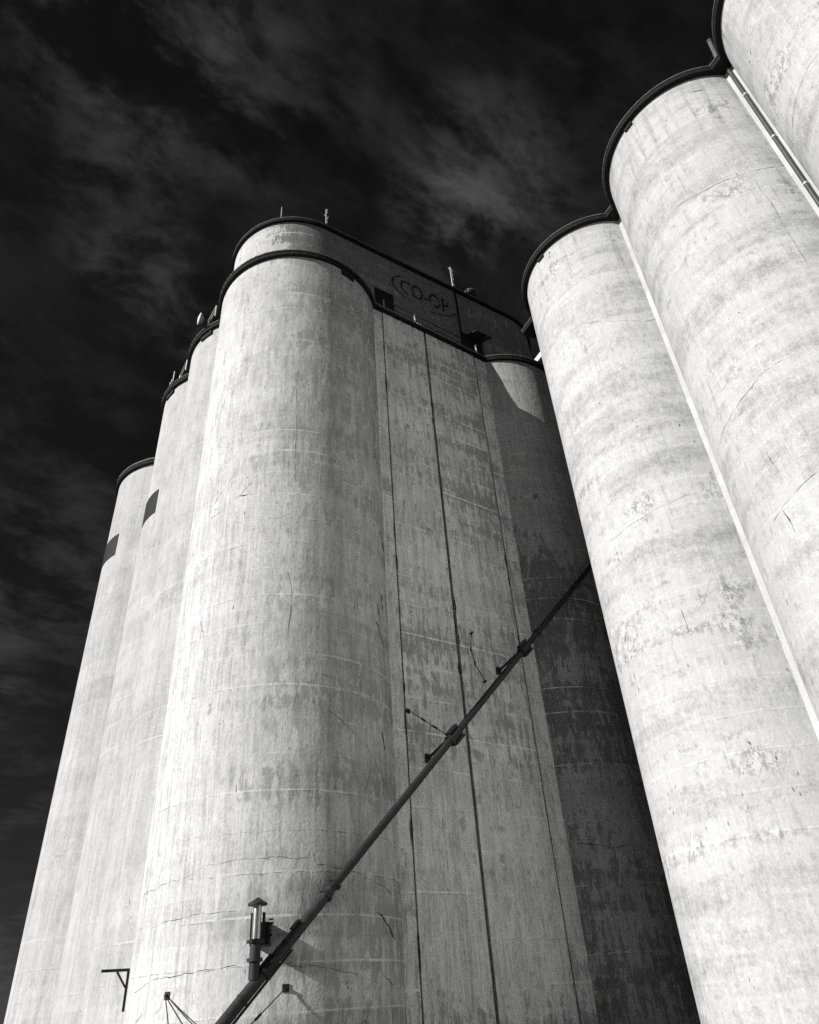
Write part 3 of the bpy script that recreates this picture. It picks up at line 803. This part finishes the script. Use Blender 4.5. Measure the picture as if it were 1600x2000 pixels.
# ================================================================== roof furniture
ZH = HZ + .275
def whip(px, py, h, label, r=.035, extra=None, mat='pale'):
    p = on_z(px, py, ZH)
    t = thing('antenna', label, 'antenna', p)
    MB().tube([p, p + ZD * .25], r * 2.0, 10).build('base', MAT['darksteel'], t, True, 40)
    MB().tube([p + ZD * .2, p + ZD * h], r, 8).build('mast', MAT[mat], t, True, 40)
    if extra:
        for k in range(extra):
            z_ = .45 + (h - .6) * k / max(1, extra - 1); sgn = 1 if k % 2 else -1
            sgn = rng.choice((-1, 1, 1)); e = XV * (sgn * rng.uniform(.07, .13)); z_ += rng.uniform(-.05, .05)
            MB().tube([p + ZD * z_, p + ZD * z_ + e, p + ZD * (z_ + rng.uniform(.10, .2)) + e], .02, 6).build('dipole', MAT[mat], t, True, 40)
    return t
whip(549, 430, 1.5, 'plain pale whip antenna on the rounded end of the headhouse roof')
whip(637, 442, 2.0, 'pale antenna mast with staggered dipoles behind the rounded headhouse end', .04, 6)
whip(886, 569, 2.9, 'tall pale lattice-like antenna beside the mushroom vent on the headhouse roof', .05, 11)
# mushroom exhaust vent
p = on_z(921, 587, ZH)
vt = thing('roof_vent', 'round hooded metal exhaust vent on a short pipe at the headhouse roof edge', 'roof vent', p)
MB().tube([p, p + ZD * .62], .10, 12).build('pipe', MAT['pale'], vt, True, 40)
MB().tube([p + ZD * .55, p + ZD * .62, p + ZD * .85, p + ZD * 1.0], [.22, .42, .46, .12], 24).build('hood', MAT['darksteel'], vt, True, 40)
MB().tube([p + ZD * .845, p + ZD * .875], .475, 24).build('hood_rim', MAT['pale'], vt, True, 40)

# dish and handrails on the side silos
p = on_z(404, 631, ZR + .35)
ds_ = thing('dish_antenna', 'small white dish antenna on a short mount at the side silo rim', 'dish antenna', Vector((p.x, p.y, ZR)))
dd = Vector((-.86, -.50, .06)).normalized(); q0 = p + ZD * .15 + dd * .22
MB().tube([Vector((p.x, p.y, ZR)), p + ZD * .25], .06, 10).build('mount', MAT['darksteel'], ds_, True, 40)
MB().tube([p + ZD * .15, q0], .09, 12).build('arm', MAT['darksteel'], ds_, True, 40)
MB().tube([q0, q0 + dd * .16, q0 + dd * .26], [.10, .34, .40], 24).build('shell', MAT['drip'], ds_, True, 50)
MB().tube([q0 + dd * .262, q0 + dd * .30, q0 + dd * .36], [.40, .38, .10], 24).build('radome', MAT['white'], ds_, True, 50)
def roof_rail(label, pxs, z_top, z_low):
    A = [on_z(x, y, z_top) for x, y in pxs]
    t = thing('roof_handrail', label, 'railing', Vector((A[0].x, A[0].y, ZR)))
    MB().tube(A, .03, 8).build('handrail', MAT['pale'], t, True, 40)
    MB().tube([a - ZD * (z_top - z_low) for a in A], .03, 8).build('midrail', MAT['pale'], t, True, 40)
    for a in A: MB().tube([Vector((a.x, a.y, ZR)), a], .035, 8).build('post', MAT['pale'], t, True, 40)
roof_rail('pale pipe handrail on the roof edge beside the dish antenna', [(423, 597), (407, 626)], ZR + .95, ZR + .5)
roof_rail('pale pipe handrail on the roof edge beside the cluster of short whips', [(366, 703), (352, 733)], ZR + .95, ZR + .5)
for k, (x, y, h, lab) in enumerate(((338, 744, 1.0, 'tallest pale whip in the cluster on the side silo rim'), (335, 748, .42, 'middle short pale whip in the cluster on the side silo rim'), (332, 752, .34, 'shortest pale whip in the cluster on the side silo rim'))):
    p = on_z(x, y, ZR); p = p + Vector((p.x, p.y, 0)).normalized() * .1
    t = thing('antenna', lab, 'antenna', p)
    MB().tube([p, p + ZD * .12], .06, 8).build('base', MAT['drip'], t, True, 40)
    MB().tube([p + ZD * .1, p + ZD * h], .03, 8).build('mast', MAT['pale'], t, True, 40)
# white equipment on the walkway by the railing post
a = on_n(814, 632, WALLN + .25); u_, n_, z_ = loc(a)
eq = thing('walkway_lamp', 'small white floodlight on a stub by the walkway railing post', 'floodlight', L(u_ + .15, WALLN + .3, ZR))
MB().tube([L(u_ + .15, WALLN + .3, ZR), L(u_ + .15, WALLN + .3, ZR + .75)], .05, 8).build('stub', MAT['white'], eq, True, 40)
MB().quadbox(L(u_ + .12, WALLN + .22, ZR + .38), UD, (ND + ZD * .4).normalized(), (ZD - ND * .4).normalized(), .38, .16, .30).build('lamp_head', MAT['white'], eq)
MB().quadbox(L(u_ - .08, WALLN + .12, ZR + .12), UD, ND, ZD, .42, .2, .14).build('ballast_box', MAT['white'], eq)
# beacon arm in the annex roof valley
c0 = on_z(1403, 118, HT + .6); c1 = on_z(1386, 80, HT + 1.6)
mp = thing('roof_pipe', 'slanting grey pipe stub above the annex roof valley', 'pipe', Vector((c0.x, c0.y, HT + .45)))
MB().tube([Vector((c0.x, c0.y, HT + .44)), c0, c1], .10, 12).build('pipe', MAT['drip'], mp, True, 40)
MB().tube([c1, c1 + (c1 - c0).normalized() * .06], .12, 12).build('pipe_end', MAT['drip'], mp, True, 40)
# thin stay wire from the valley of the annex roof
for (x0, y0, x1, y1), lab in (((1175, 395, 1135, 425), 'thin stay wire above the roof valley next to the lowest annex silo'), ((1398, 100, 1378, 135), 'thin stay wire tied to the slanting roof pipe')):
    a = on_z(x0, y0, HT + 1.4); b = on_z(x1, y1, HT + .46)
    t = thing('stay_wire', lab, 'wire', b)
    MB().tube([a, b], .012, 5).build('strand', MAT['cable'], t, True, 40)
    MB().tube([b, b + ZD * .08], .05, 6).build('eye', MAT['cable'], t, True, 40)

scene.cycles.max_bounces = 5; scene.cycles.diffuse_bounces = 3
scene.cycles.use_denoising = False
